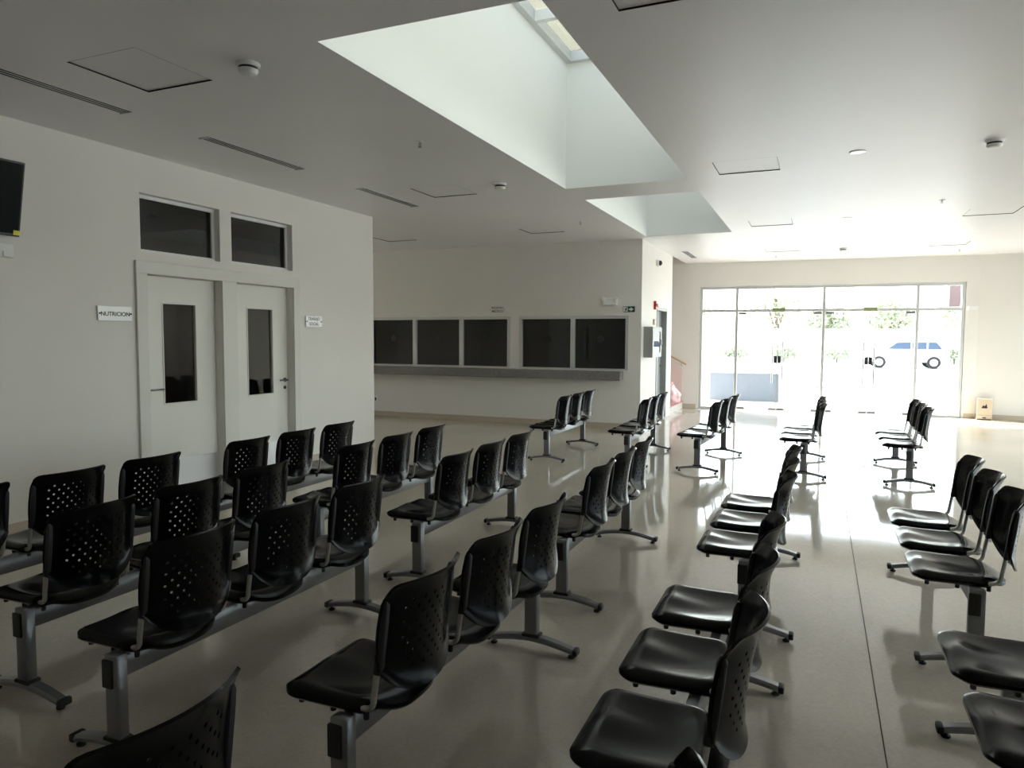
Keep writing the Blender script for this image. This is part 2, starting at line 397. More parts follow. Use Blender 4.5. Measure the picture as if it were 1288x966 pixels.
for k in (1, 2):
    a = cuts[k]+.03; b = cuts[k+1]-.03; mid = (U(-.821), U(.992))[k-1]
    for side, (p, q) in enumerate([(a+.006, mid-.004), (mid+.004, b-.006)]):
        dn += 1; inner = q if side == 0 else p; outer = p if side == 0 else q; s = -1 if side == 0 else 1
        pos = ['beside the left fixed pane', 'left of the central mullion', 'right of the central mullion', 'beside the right fixed pane'][dn-1]
        pos = ['hinged next to the fixed pane on the stair side', 'hinged on the central mullion, stair side', 'hinged on the central mullion, beige wall side', 'hinged next to the fixed pane on the beige wall side'][dn-1]
        e = struct(empty('door_%d' % dn), 'frameless glass entrance door leaf ' + pos, 'door'); ent_obj(e)
        MB().box(p, q, .082, .094, .012, ZT-.034).obj('glass_leaf', 'clear_glass', e)
        # hinge side corner patches
        for z0, z1 in ((.012, .062), (ZT-.085, ZT-.036)):
            MB().rbox(min(outer, outer-s*.17), max(outer, outer-s*.17), .072, .104, z0, z1, .004).obj('patch_fitting', 'leg_paint', e)
        MB().rbox(min(inner, inner+s*.16), max(inner, inner+s*.16), .072, .104, .012, .062, .004).obj('patch_fitting', 'leg_paint', e)
        MB().rbox(min(inner, inner+s*.07), max(inner, inner+s*.07), .068, .108, 1.06, 1.22, .004).obj('lock', 'dark', e)
        MB().box(min(inner, inner+s*.014), max(inner, inner+s*.014), .080, .096, .07, ZT-.036).obj('edge_seal', 'cabinet_grey', e)
        hu = inner + s*.10
        hm = MB().tube([(hu, .03, .62), (hu, .03, 1.54)], .018, 10)
        for z in (.74, 1.42): hm.tube([(hu, .03, z), (hu, .083, z)], .009, 8)
        hm.obj('pull_handle', 'steel', e, smooth=True)
# small ledge box at transom height beside the glazing
o = MB().rbox(5.26, 5.44, -.05, 0, 2.20, 2.27, .006).obj('cable_box', 'white_plastic'); ent_obj(o)
tag(o, 'small pale cable box on the wall beside the glazed entrance', 'box')

# ---------------------------------------------------------------- office doors in the left wall
cas = struct(empty('trim_1', (XL, 0, 0)), 'off-white casing around the two office doors', 'door frame')
def cbox(a, b, z0, z1): MB().rbox(0, .028, a, b, z0, z1, .004).obj('casing_board', 'casing', cas)
cbox(4.735, 4.855, 0, 2.187); cbox(5.776, 5.981, 0, 2.187); cbox(6.90, 7.012, 0, 2.187); cbox(4.735, 7.012, 2.187, 2.305)
def leaf(n, D, gl, hinge_right, label):
    e = struct(empty('door_%d' % n, (XL, 0, 0)), label, 'door')
    y0, y1 = D[0]+.004, D[1]-.004; g0, g1, h0, h1 = gl
    MB().grid([y0, g0, g1, y1], [.008, h0, h1, 2.182], lambda u, v: not (g0 < u < g1 and h0 < v < h1), -.132, -.088, lambda u, v, d: (d, u, v)).obj('door_leaf', 'door', e)
    b = .012
    f = MB(); f.box(-.086, -.080, g0-b, g0, h0-b, h1+b); f.box(-.086, -.080, g1, g1+b, h0-b, h1+b); f.box(-.086, -.080, g0, g1, h0-b, h0); f.box(-.086, -.080, g0, g1, h1, h1+b)
    f.obj('glazing_bead', 'casing', e)
    MB().box(-.115, -.108, g0, g1, h0, h1).obj('pane', 'door_glass', e)
    MB().box(-.0875, -.085, y0+.02, y1-.02, .03, .35).obj('kick_plate', 'kick', e)
    hy = y0+.055 if not hinge_right else y1-.055; s = 1 if not hinge_right else -1
    hd = MB().cyl((-.088, hy, 1.075), .026, .012, 'x', 18); hd.tube([(-.08, hy, 1.075), (-.035, hy, 1.075), (-.030, hy+s*.02, 1.075), (-.030, hy+s*.14, 1.075)], .010, 10)
    hd.obj('lever_handle', 'lever', e, smooth=True)
    lk = MB().cyl((-.088, hy, .985), .022, .008, 'x', 16); lk.box(-.082, -.078, hy-.004, hy+.004, .97, 1.0)
    lk.obj('keyhole_plate', 'lever', e, smooth=True)
leaf(5, D1, (5.11, 5.508, .928, 1.918), False, 'office door with tall glass panel beside the long sign plate')
leaf(6, D2, (6.245, 6.640, .928, 1.915), True, 'office door with tall glass panel beside the square sign plate')
def transom_win(n, T, label):
    e = struct(empty('window_%d' % n, (XL, 0, 0)), label, 'window'); y0, y1, z0, z1 = T; b = .035
    for q in [(y0, y1, z0, z0+b), (y0, y1, z1-b, z1), (y0, y0+b, z0+b, z1-b), (y1-b, y1, z0+b, z1-b)]:
        MB().rbox(-.12, -.075, *q, .003).obj('frame_bar', 'white_alu', e)
    MB().box(-.10, -.094, y0+b, y1-b, z0+b, z1-b).obj('pane', 'dark_glass', e)
transom_win(4, T1, 'dark transom window over the office door with the long sign')
transom_win(5, T2, 'dark transom window over the office door with the square sign')

# ---------------------------------------------------------------- counter windows
def counter_window(n, G, edges, discs, label):
    e = struct(empty('window_%d' % n, (0, YCW, 0)), label, 'window'); x0, x1, z0, z1 = G; b = .055
    MB().rbox(x0, x1, -.015, .10, z1-b, z1, .004).obj('frame_bar', 'alu', e)
    MB().rbox(x0, x0+b, -.015, .10, z0, z1-b, .004).obj('frame_bar', 'alu', e); MB().rbox(x1-b, x1, -.015, .10, z0, z1-b, .004).obj('frame_bar', 'alu', e)
    MB().rbox(x0+b, x1-b, -.005, .10, z0, z0+.02, .003).obj('frame_bar', 'alu', e)
    for m in edges: MB().rbox(m-.042, m+.042, -.010, .095, z0+.02, z1-b, .004).obj('mullion', 'alu', e)
    xs = [x0+b] + [v for m in edges for v in (m-.042, m+.042)] + [x1-b]
    for k in range(0, len(xs), 2): MB().box(xs[k], xs[k+1], .04, .048, z0+.02, z1-b).obj('pane', 'dark_glass', e)
    for d in discs:
        m = MB().lathe([(.062, 0), (.066, -.006), (.062, -.014)], (d, .038, 1.575), 22, 'y')
        m.obj('speak_disc', 'dark', e, smooth=True)
counter_window(6, G1, [-8.37, -7.346, -6.312], [-7.85, -6.823, -5.792], 'long run of dark counter windows in aluminium frame')
counter_window(7, G2, [-4.061], [-4.557, -3.551], 'two-pane dark counter window by the exit sign')
o = MB().rbox(-9.5, -3.115, YCW-.26, YCW-.002, .868, 1.025, .006).obj('counter_ledge', 'granite')
tag(o, 'grey granite ledge under the dark counter windows', 'counter')
# booth interior shelf behind the windows
o = MB().rbox(-9.4, -3.2, YCW+.16, YCW+.75, .80, .84, .004).obj('booth_desk', 'door'); 
tag(o, 'long desk top behind the dark counter windows', 'desk')

# ---------------------------------------------------------------- door in the side wall
e = struct(empty('door_7', (XS, 0, 0)), 'grey metal door recessed in the bright side wall', 'door')
y0, y1 = 13.45, 14.44
for q in [(y0, y0+.06, 0, 2.19), (y1-.06, y1, 0, 2.19), (y0+.06, y1-.06, 2.13, 2.19)]: MB().rbox(-.15, .012, *q, .004).obj('frame_board', 'cabinet_grey', e)
MB().rbox(-.14, -.10, y0+.06, y1-.06, .01, 2.13, .003).obj('door_leaf', 'door_grey', e)
hd = MB().cyl((-.10, y1-.13, 1.05), .025, .01, 'x', 14); hd.tube([(-.095, y1-.13, 1.05), (-.05, y1-.13, 1.05), (-.045, y1-.15, 1.05), (-.045, y1-.25, 1.05)], .009, 8); hd.obj('lever_handle', 'steel', e, smooth=True)

# ---------------------------------------------------------------- beam benches
FR, RE = -.27, .150           # seat front and rear, local x; the bench faces -x
def seat_mesh():
    ns, ntt = 24, 24; W = .219; top = []; 
    for j in range(ntt+1):
        t = j/ntt; row = []
        for i in range(ns+1):
            s = math.sin(math.pi/2*(-1 + 2*i/ns))
            # outline: rounded front corners, rounded rear
            xf = FR + .062*(1 - math.sqrt(max(0, 1 - (max(0, abs(s)-.70)/.30)**2)))
            xr = RE - .090*abs(s)**3.0
            x = xf + (xr-xf)*t; y = s*W*(1 - .05*t)
            if t > .86: y *= 1 - .10*((t-.86)/.14)**2
            z = .462
            d_ = x-FR; roll = max(0, 1 - d_/.060); 
            dish = math.sin(math.pi*min(1, max(0, (t-.06)/.98)))
            z -= .024*dish*(1 - abs(s)**2.2)
            z += .012*math.exp(-(s/.26)**2)*max(0, 1-t*1.5)*(1-roll)
            z -= .026*min(1, roll**2 + (max(0, abs(s)-.80)/.20)**2)
            if t > .80: z -= .040*((t-.80)/.20)**1.6*(1 - .8*abs(s)**4)
            row.append((x, y, z))
        top.append(row)
    m = MB(); n = ns+1; th = .023
    vs_ = [p for r in top for p in r]; nb = len(vs_)
    vs_ = vs_ + [((p[0]-(FR+RE)/2)*.96+(FR+RE)/2, p[1]*.955, p[2]-th) for p in vs_]
    fs = []
    for j in range(ntt):
        for i in range(ns):
            a = j*n+i; fs.append((a, a+1, a+1+n, a+n)); fs.append((nb+a, nb+a+n, nb+a+1+n, nb+a+1))
    bd = [i for i in range(n)] + [j*n+ns for j in range(1, ntt+1)] + [ntt*n+i for i in range(ns-1, -1, -1)] + [j*n for j in range(ntt-1, 0, -1)]
    for k in range(len(bd)):
        a, b = bd[k], bd[(k+1) % len(bd)]; k1 = (k+1) % len(bd)
        fs.append((a, 2*nb+k, 2*nb+k1, b)); fs.append((2*nb+k, nb+a, nb+b, 2*nb+k1))
    vs_ += [(vs_[i][0], vs_[i][1]*1.004, vs_[i][2]-.013) for i in bd]
    m.add(vs_, fs)
    return m.mesh('seat', 'plastic', True)
BW = .213; ZTOP = .853; ZBOT = .470
def post_x(z): return .100 + .048*(z-.45)/.38
def back_mesh():
    c = .0225
    ss = sorted([-BW, -.210, -.204, -.194, -.180, -.163] + [c*(k-6.5) for k in range(14)] + [.163, .180, .194, .204, .210, BW])
    ts = [0, .03, .075, .13] + [.18 + .066*k for k in range(11)] + [.885, .92, .95, .975, .99, 1.0]
    def P(u, t):
        s = u/BW; a = max(0, (abs(u)-(BW-.034))/.034)
        zt = ZTOP - .006*s*s - .030*(1-math.sqrt(max(0, 1-a*a)))
        zb = ZBOT + .095*abs(s)**3.2
        z = zb + t*(zt-zb)
        x = post_x(z) + .074*(1-s*s) + .016*max(0, (t-.80)/.20)**2 - .012*math.sin(math.pi*t)
        if t < .2: x += .012*((.2-t)/.2)**2
        return (x, u, z)
    m = MB()
    for i in range(len(ss)-1):
        for j in range(len(ts)-1):
            a, b, t0, t1 = ss[i], ss[i+1], ts[j], ts[j+1]
            q = [P(a, t0), P(b, t0), P(b, t1), P(a, t1)]
            hi = i-6; hj = j-4           # hole lattice cell indices
            if 0 <= hi <= 12 and 0 <= hj <= 9 and (hi+hj) % 2 == 0 and not (hj < 1 and hi in (0, 12)):
                cu, ct = (a+b)/2, (t0+t1)/2; r = .0056; rt = r/.34
                oc = [P(cu + r*math.cos(math.pi*(-.75 + .5*k/2 - .0)+0), ct + rt*math.sin(math.pi*(-.75 + .5*k/2))) for k in range(8)]
                o = len(m.v); m.v += q + oc
                # corner k faces octagon vertex 2k (at -135 deg + 90k), sides use 2k, 2k+1, 2k+2
                for k in range(4):
                    k1 = (k+1) % 4
                    m.f.append((o+k, o+k1, o+4+(2*k+2) % 8, o+4+2*k+1)); m.f.append((o+k, o+4+2*k+1, o+4+2*k))
            else: m.add(q, [(0, 1, 2, 3)])
    bm = bmesh.new(); vv = [bm.verts.new(p) for p in m.v]
    for f in m.f: bm.faces.new([vv[i] for i in f])
    bmesh.ops.remove_doubles(bm, verts=bm.verts[:], dist=2e-5)
    bmesh.ops.recalc_face_normals(bm, faces=bm.faces[:])
    bm.faces.ensure_lookup_table()
    if sum(f.normal.x for f in bm.faces) > 0: bmesh.ops.reverse_faces(bm, faces=bm.faces[:])
    g = bmesh.ops.solidify(bm, geom=bm.faces[:], thickness=.009)
    bmesh.ops.recalc_face_normals(bm, faces=bm.faces[:])
    for f in bm.faces: f.smooth = True
    for e_ in bm.edges:
        if len(e_.link_faces) == 2 and e_.calc_face_angle(0) > math.radians(40): e_.smooth = False
    me = bpy.data.meshes.new('backrest'); bm.to_mesh(me); bm.free(); me.materials.append(M['plastic']); return me
def sleeve_mesh(s):
    m = MB(); prof = [(-.010, -.011), (.012, -.012), (.016, -.008), (.016, .008), (.012, .012), (-.010, .011), (-.014, .006), (-.014, -.006)]
    zs = [.558, .565, .64, .72, .780, .800]; sc = [.85, 1, 1, 1, .90, .45]; n = 8; vs_ = []; fs = []
    for z, k in zip(zs, sc):
        for px, py in prof: vs_.append((post_x(z)+.003+px*k, s*(.201)+py*k, z))
    for i in range(len(zs)-1):
        for k in range(n): fs.append((i*n+k, i*n+(k+1) % n, (i+1)*n+(k+1) % n, (i+1)*n+k))
    fs += [tuple(range(n)), tuple((len(zs)-1)*n+k for k in range(n))]
    return m.add(vs_, fs).mesh('sleeve', 'plastic_matt', True)
def post_mesh(s):
    y = s*.201; pts = [(-.20, y*.78, .432), (-.05, y*.80, .430), (.02, y*.90, .428)]
    for k in range(7):
        a = math.pi/2*k/6; pts.append((.055 + .045*math.sin(a), y*(.95+.05*k/6), .430 + .042*(1-math.cos(a))))
    pts += [(post_x(.56), y, .565), (post_x(.66), y, .66)]
    return MB().tube(pts, .0098, 10).mesh('post', 'chrome', True)
def leg_meshes():
    d = {}
    d['leg'] = MB().rbox(-.035, .035, -.024, .024, .070, .412, .008, 2).mesh('leg', 'leg_paint', True)
    pts = []; n = 14
    m = MB(); vs_ = []; fs = []
    for i in range(n+1):
        u = -1 + 2*i/n; x = .232*u; z = .070 - .034*abs(u)**1.7; hw = .030 - .004*abs(u); ht = .030 - .004*abs(u)
        sec = [(-hw, 0), (-hw+.006, .0), (-hw, .006), (0, 0)]
        ring = [(-hw, .006), (-hw, ht-.009), (-hw+.009, ht), (hw-.009, ht), (hw, ht-.009), (hw, .006), (hw-.006, 0), (-hw+.006, 0)]
        for py, pz in ring: vs_.append((x, py, z-.016+pz))
    k8 = 8
    for i in range(n):
        for k in range(k8): fs.append((i*k8+k, i*k8+(k+1) % k8, (i+1)*k8+(k+1) % k8, (i+1)*k8+k))
    fs += [tuple(range(k8)), tuple(n*k8+k for k in range(k8))]
    d['foot_bar'] = m.add(vs_, fs).mesh('foot_bar', 'leg_paint', True)
    d['foot_cap'] = MB().rbox(-.013, .013, -.029, .029, .018, .050, .007, 2).mesh('foot_cap', 'rubber', True)
    d['glide'] = MB().lathe([(.016, 0), (.018, .003), (.018, .009), (.007, .013), (.007, .024)], n=14).mesh('glide', 'rubber', True)
    d['collar'] = MB().rbox(-.047, .047, -.031, .031, .076, .092, .005, 2).mesh('collar', 'rubber', True)
    d['cover_plate'] = MB().rbox(-.026, .026, -.007, .007, .285, .392, .004, 2).mesh('cover_plate', 'rubber', True)
    return d
ME = {'seat': seat_mesh(), 'backrest': back_mesh(), 'sleeveL': sleeve_mesh(-1), 'sleeveR': sleeve_mesh(1), 'postL': post_mesh(-1), 'postR': post_mesh(1), **leg_meshes()}
ME['beam'] = MB().rbox(-.020, .022, -.742, .742, .315, .410, .006, 2).mesh('beam', 'beam_paint', True)
ME['peg'] = MB().lathe([(.009, 0), (.010, .002), (.010, .03)], n=10).mesh('peg', 'rubber', True)
br = MB().prism([(-.030, .408), (.030, .408), (.075, .436), (-.115, .436)], -.028, .028)
br.box(-.15, -.12, -.17, .17, .410, .432); br.box(-.012, .028, -.185, .185, .408, .432)
ME['bracket'] = br.mesh('bracket', 'rubber')
SEATS = (-.54, 0, .54); LEGS = .765
def make_bench():
    b = empty('beam_bench')
    link('beam', ME['beam'], b)
    for s in (-1, 1):
        lg = link('leg', ME['leg'], b, (0, s*LEGS, 0))
        link('foot_bar', ME['foot_bar'], lg); link('collar', ME['collar'], lg); link('cover_plate', ME['cover_plate'], lg, (-.012, s*.026, 0))
        for q in (-1, 1):
            link('foot_cap', ME['foot_cap'], lg, (q*.238, 0, 0)); link('glide', ME['glide'], lg, (q*.215, 0, 0))
    for y in SEATS:
        st = link('seat', ME['seat'], b, (0, y, 0))
        for px in (-.205, -.075, .055):
            for py in (-.178, .178): link('peg', ME['peg'], st, (px, py, .389))
        link('seat_bracket', ME['bracket'], b, (0, y, 0))
        link('post', ME['postL'], b, (0, y, 0)); link('post', ME['postR'], b, (0, y, 0))
        bk = link('backrest', ME['backrest'], b, (0, y, 0))
        link('sleeve', ME['sleeveL'], bk); link('sleeve', ME['sleeveR'], bk)
    return b
def copy_tree(o, parent=None):
    c = o.copy(); COL.objects.link(c); c.parent = parent
    for ch in list(o.children): copy_tree(ch, c)
    return c
BENCHES = [
 (-1.38, .475, 0, 'black bench with only its last perforated backrest in view before the office door rows'),
 (-.375, .565, 0, 'black bench of which only one backrest corner shows below the glossy aisle seats'),
 (-4.01, 2.66, 0, 'black three-seat bench nearest the television, along the wall side'),
 (-4.02, 4.58, 0, 'black three-seat bench standing right before the two office doors'),
 (-3.16, 2.72, 0, 'second bench out from the television wall, in front of the television'),
 (-3.17, 4.73, 0, 'second bench out from the office doors, backs to the room'),
 (-2.375, 2.565, -1.0, 'third bench out from the television wall, its grey leg bare at the seat end'),
 (-2.335, 4.675, 0, 'third bench out from the office doors, facing the square sign'),
 (-3.195, 9.345, 0, 'lone black bench standing before the counter windows'),
 (-1.322, 2.545, -1.3, 'fourth bench out from the television wall, on bare terrazzo'),
 (-1.36, 4.70, 0, 'fourth bench out from the office doors, pointing at the corner with the exit sign'),
 (-2.135, 9.345, .3, 'black bench before the bright side wall with the fire cabinet'),
 (-.345, 2.56, 0, 'black bench with glossy dished seats along the floor joint'),
 (-.325, 4.715, 0, 'aisle bench with curled back rims, next beyond the glossy dished seats'),
 (-1.23, 9.39, -4.6, 'black bench before the stair and pink bag, seen against the doorway'),
 (.735, 2.475, 0, 'black bench across the floor joint with broad seats and hidden backs'),
 (.735, 4.712, 0, 'black bench across the floor joint with perforated backs facing the stair side'),
 (-.12, 9.52, 0, 'black bench in line with the central door mullion'),
 (.952, 9.52, 0, 'black bench before the entrance on the beige wall side'),
]
proto = make_bench()
for i, (x, y, a, lab) in enumerate(BENCHES):
    b = proto if i == 0 else copy_tree(proto)
    b.location = (x, y, 0); b.rotation_euler = (0, 0, math.radians(a))
    tag(b, lab, 'bench', 'three-seat waiting benches')

# ---------------------------------------------------------------- ceiling fittings
def hatch(x0, x1, y0, y1, label):
    e = empty('ceiling_hatch', ((x0+x1)/2, (y0+y1)/2, H)); W, L = (x1-x0)/2, (y1-y0)/2; t = .004; d = .010 if y0 < 6 else .007
    for q in [(-W+.001, W-.001, -L+.001, -L+t), (-W+.001, W-.001, L-t, L-.001), (-W+.001, -W+t, -L+t, L-t), (W-t, W-.001, -L+t, L-t)]:
        MB().box(*q, .0005, .03).obj('shadow_gap', 'vent_dark', e)  # dark strips put the shadow of the panel gap into the colour
    MB().box(-W+t, W-t, -L+t, L-t, d, .03).obj('panel', 'ceiling', e)
    tag(e, label, 'hatch', 'ceiling access hatches')
for h_ in HATCH: hatch(*h_)
def slot(x, y0, y1, label):
    e = empty('slot_diffuser', (x, (y0+y1)/2, H)); L = (y1-y0)/2
    MB().box(-.055, .055, -L, L, -.0015, 0).obj('plenum', 'vent_dark', e)
    r = MB().rbox(-.0045, .0045, -L, L, -.004, 0, .001, 1).mesh('blade', 'alu')
    for xx in (-.055, -.0185, .0185, .055): link('blade', r, e, (xx, 0, 0))
    for yy in (-L, L): MB().rbox(-.061, .061, yy-.006, yy+.006, -.012, 0, .002, 1).obj('end_bar', 'alu', e)
    tag(e, label, 'air vent', 'linear slot diffusers')
slot(-4.895, 2.71, 3.92, 'long dark slot diffuser above the television side')
slot(-4.885, 4.665, 5.89, 'long dark slot diffuser above the office doors')
slot(-4.875, 6.91, 8.11, 'long dark slot diffuser near the wall corner by the alcove')
slot(-2.46, 14.2, 15.4, 'slot diffuser near the entrance above the stair side')
def detector(x, y, label):
    e = empty('smoke_detector', (x, y, H))
    MB().lathe([(0.0732, 0.0), (0.0732, -0.015), (0.0659, -0.0225)], n=28).obj('base', 'white_plastic', e, smooth=True)
    MB().lathe([(0.0561, -0.0225), (0.0561, -0.0375)], n=24).obj('sensor_gap', 'vent_dark', e, smooth=True)
    MB().lathe([(0.061, -0.0375), (0.061, -0.0475), (0.0488, -0.065), (0.022, -0.07)], n=28).obj('cover', 'white_plastic', e, smooth=True)
    tag(e, label, 'smoke detector', 'ceiling smoke detectors')
detector(-3.325, 3.535, 'smoke detector beside the near corner of the long skylight')
detector(-3.29, 7.29, 'smoke detector beside the far end of the long skylight')
detector(1.328, 7.30, 'smoke detector alone on the broad ceiling right of the skylights')
detector(.373, 14.8, 'smoke detector on the ceiling just inside the entrance')
def sprinkler(x, y, label):
    e = empty('sprinkler', (x, y, H))
    MB().lathe([(.035, 0), (.033, -.006), (.012, -.008)], n=20).obj('rose', 'white_plastic', e, smooth=True)
    m = MB().lathe([(.010, -.008), (.010, -.022), (.004, -.024), (.004, -.046)], n=10)
    m.tube([(-.012, 0, -.02), (-.014, 0, -.035), (0, 0, -.046)], .003, 6); m.tube([(.012, 0, -.02), (.014, 0, -.035), (0, 0, -.046)], .003, 6)
    m.obj('head', 'steel', e, smooth=True); MB().lathe([(.016, -.046), (.016, -.049)], n=14).obj('deflector', 'steel', e)
    tag(e, label, 'sprinkler', 'ceiling sprinklers')
sprinkler(-3.24, 5.48, 'sprinkler head beside the middle of the long skylight')
sprinkler(-3.24, 10.03, 'sprinkler head beside the short skylight')
sprinkler(1.338, 10.17, 'sprinkler head on the bright ceiling toward the beige wall')
sprinkler(2.38, 15.69, 'tiny sprinkler head near the entrance, beige wall side')
sprinkler(-.848, 15.56, 'tiny sprinkler head near the entrance, stair side')
def speaker(x, y, label):
    e = empty('ceiling_speaker', (x, y, H))
    MB().lathe([(.072, 0), (.070, -.006), (.060, -.008)], n=32).obj('rim', 'white_plastic', e, smooth=True)
    MB().lathe([(.058, -.008), (.040, -.010)], n=28).obj('grille', 'alu', e, smooth=True)
    tag(e, label, 'speaker', 'round ceiling speakers')
speaker(.275, 7.285, 'round flush ceiling speaker near the lone smoke detector')
speaker(.32, 11.16, 'round flush ceiling speaker nearer the entrance')

# ---------------------------------------------------------------- wall things
# television on tilted bracket
tv = empty('television', (-5.775, 3.65, 2.367)); tilt = math.atan2(.105, .558)
tv.rotation_euler = (0, tilt, 0)
TW, TH = 1.02, .57
MB().rbox(-.05, 0, -TW, 0, 0, TH, .006).obj('body', 'dark', tv)
MB().box(0, .002, -TW+.015, -.015, .022, TH-.015).obj('screen', 'screen', tv)
MB().box(.002, .0035, -.052, -.004, .012, .048).obj('sticker', 'yellow', tv)
MB().rbox(-.11, -.05, -TW/2-.2, -TW/2+.2, .16, .40, .004).obj('wall_bracket', 'dark', tv)
tag(tv, 'black flat television tilted down on the left wall with a yellow sticker', 'television')
e = empty('wall_socket', (XL, 3.58, 2.26)); MB().rbox(0, .035, -.06, .06, -.055, .055, .006).obj('housing', 'white_plastic', e)
MB().rbox(.035, .048, -.03, .035, -.05, -.005, .004).obj('plug', 'white_plastic', e)
tag(e, 'white wall socket with plug just under the television', 'socket')
# sign plates
e = empty('sign_plate', (XL, 0, 0)); MB().rbox(.012, .017, 4.345, 4.685, 1.735, 1.865, .002, 1).obj('plate', 'acrylic', e)
for y in (4.362, 4.672): MB().cyl((0, y, 1.80), .008, .022, 'x', 10).obj('standoff', 'dark', e)
text_mesh('lettering', 'NUTRICION', .053, 'ink', e, FACE_PX(.0175, 4.517, 1.795))
tag(e, 'long acrylic NUTRICION sign beside the office door', 'sign')
e = empty('sign_plate', (XL, 0, 0)); MB().rbox(.012, .017, 7.125, 7.435, 1.722, 1.858, .002, 1).obj('plate', 'acrylic', e)
for y in (7.142, 7.418): MB().cyl((0, y, 1.79), .008, .022, 'x', 10).obj('standoff', 'dark', e)
text_mesh('lettering', 'TRABAJO', .054, 'ink_grey', e, FACE_PX(.0175, 7.28, 1.822)); text_mesh('lettering', 'SOCIAL', .054, 'ink_grey', e, FACE_PX(.0175, 7.28, 1.758))
tag(e, 'small two-line acrylic sign between the office doors and wall corner', 'sign')
e = empty('sign_plate', (0, YCW, 0)); MB().rbox(-5.70, -5.38, -.016, -.012, 2.04, 2.20, .002, 1).obj('plate', 'wall', e)
for x in (-5.685, -5.395): MB().cyl((x, -.02, 2.12), .008, .02, 'y', 10).obj('standoff', 'dark', e)
text_mesh('lettering', 'REGISTRO', .055, 'ink', e, FACE_NY(-5.54, -.0165, 2.153)); text_mesh('lettering', 'MEDICO', .062, 'ink_red', e, FACE_NY(-5.54, -.0165, 2.09))
tag(e, 'small two-line sign above the counter windows', 'sign')
# exit sign: running figure, doorway and arrow
e = empty('exit_sign', (0, YCW, 0))
MB().rbox(-3.142, -2.934, -.012, -.001, 2.05, 2.150, .002, 1).obj('plate', 'exit_green', e)
def flat(poly, name, m): 
    MB().prism(poly, -.0145, -.012).obj(name, m, e)
flat([(-3.040, 2.088), (-3.010, 2.088), (-3.010, 2.064), (-2.955, 2.100), (-3.010, 2.136), (-3.010, 2.112), (-3.040, 2.112)], 'arrow', 'exit_white')
flat([(-3.134, 2.058), (-3.060, 2.058), (-3.060, 2.142), (-3.134, 2.142)], 'doorway', 'exit_white')
def fig(poly): MB().prism(poly, -.0165, -.0146).obj('running_figure', 'exit_green', e)
fig([(-3.112, 2.062), (-3.100, 2.062), (-3.090, 2.086), (-3.078, 2.074), (-3.066, 2.074), (-3.078, 2.092), (-3.084, 2.104), (-3.070, 2.104), (-3.068, 2.112), (-3.092, 2.120), (-3.112, 2.110), (-3.108, 2.102), (-3.098, 2.106), (-3.102, 2.088)])
fig([(-3.078 + .009*math.cos(2*math.pi*k/10), 2.128 + .009*math.sin(2*math.pi*k/10)) for k in range(10)])
tag(e, 'green exit sign with running figure and arrow at the counter wall corner', 'exit sign')
# emergency light
e = empty('emergency_light', (0, YCW, 0)); MB().rbox(-3.50, -3.24, -.07, 0, 2.17, 2.30, .012).obj('housing', 'white_plastic', e)
for x in (-3.47, -3.27): MB().lathe([(.02, -.07), (.040, -.085), (.042, -.105), (.030, -.108)], (x, 0, 2.275), 18, 'y').obj('lamp_head', 'white_plastic', e, smooth=True)
tag(e, 'white twin-head emergency light left of the exit sign', 'emergency light')
# socket low on the counter wall
e = empty('wall_outlet', (-8.27, YCW, .34)); MB().rbox(-.035, .035, -.012, 0, -.06, .06, .004).obj('cover_plate', 'white_plastic', e); MB().box(-.018, .018, -.0135, -.012, -.03, .03).obj('receptacle', 'dark', e)
tag(e, 'small wall outlet low under the counter windows near the corner', 'socket')
# side wall: camera, strobe, switch, cabinet
e = empty('security_camera', (XS, 13.378, 3.0))
MB().lathe([(.062, 0), (.062, .03), (.056, .055)], n=24, axis='x').obj('base', 'white_plastic', e, smooth=True)
MB().lathe([(.050, .055), (.047, .075), (.034, .095), (.012, .104)], n=24, axis='x').obj('dome', 'dark', e, smooth=True)
tag(e, 'dome security camera high on the bright side wall', 'camera')
e = empty('fire_strobe', (XS, 13.234, 2.211)); MB().rbox(0, .045, -.055, .055, -.08, .08, .008).obj('housing', 'red_plastic', e); MB().rbox(.045, .085, -.03, .03, -.03, .03, .012).obj('lens', 'white_plastic', e)
tag(e, 'red fire alarm strobe above the fire cabinet', 'fire alarm')
e = empty('call_point', (XS, 13.19, 1.90)); MB().rbox(0, .03, -.05, .05, -.055, .055, .005).obj('housing', 'carton', e); MB().rbox(.03, .036, -.025, .025, -.03, .03, .003).obj('button', 'white_plastic', e)
tag(e, 'small pale call point between strobe and fire cabinet', 'alarm button')
cy0, cy1, cz0, cz1, cd = 12.35, 13.12, 1.262, 1.80, .15
e = empty('fire_cabinet', (XS, 0, 0)); b = .10
MB().box(0, .012, cy0, cy1, cz0, cz1).obj('back_panel', 'white_plastic', e)
for q in [(.012, cd, cy0, cy0+.012, cz0, cz1), (.012, cd, cy1-.012, cy1, cz0, cz1), (.012, cd, cy0+.012, cy1-.012, cz0, cz0+.012), (.012, cd, cy0+.012, cy1-.012, cz1-.012, cz1)]:
    MB().box(*q).obj('side_panel', 'cabinet_grey', e)
dr = MB().grid([cy0, cy0+b, cy1-b, cy1], [cz0, cz0+b*.8, cz1-b*.8, cz1], lambda u, v: not (cy0+b < u < cy1-b and cz0+b*.8 < v < cz1-b*.8), cd, cd+.02, lambda u, v, d: (d, u, v)).obj('cabinet_door', 'cabinet_grey', e)
MB().box(cd+.006, cd+.010, cy0+b, cy1-b, cz0+b*.8, cz1-b*.8).obj('pane', 'clear_glass', dr)
MB().rbox(cd+.02, cd+.035, cy1-.06, cy1-.035, 1.48, 1.58, .004).obj('latch', 'steel', dr)
hm = MB()
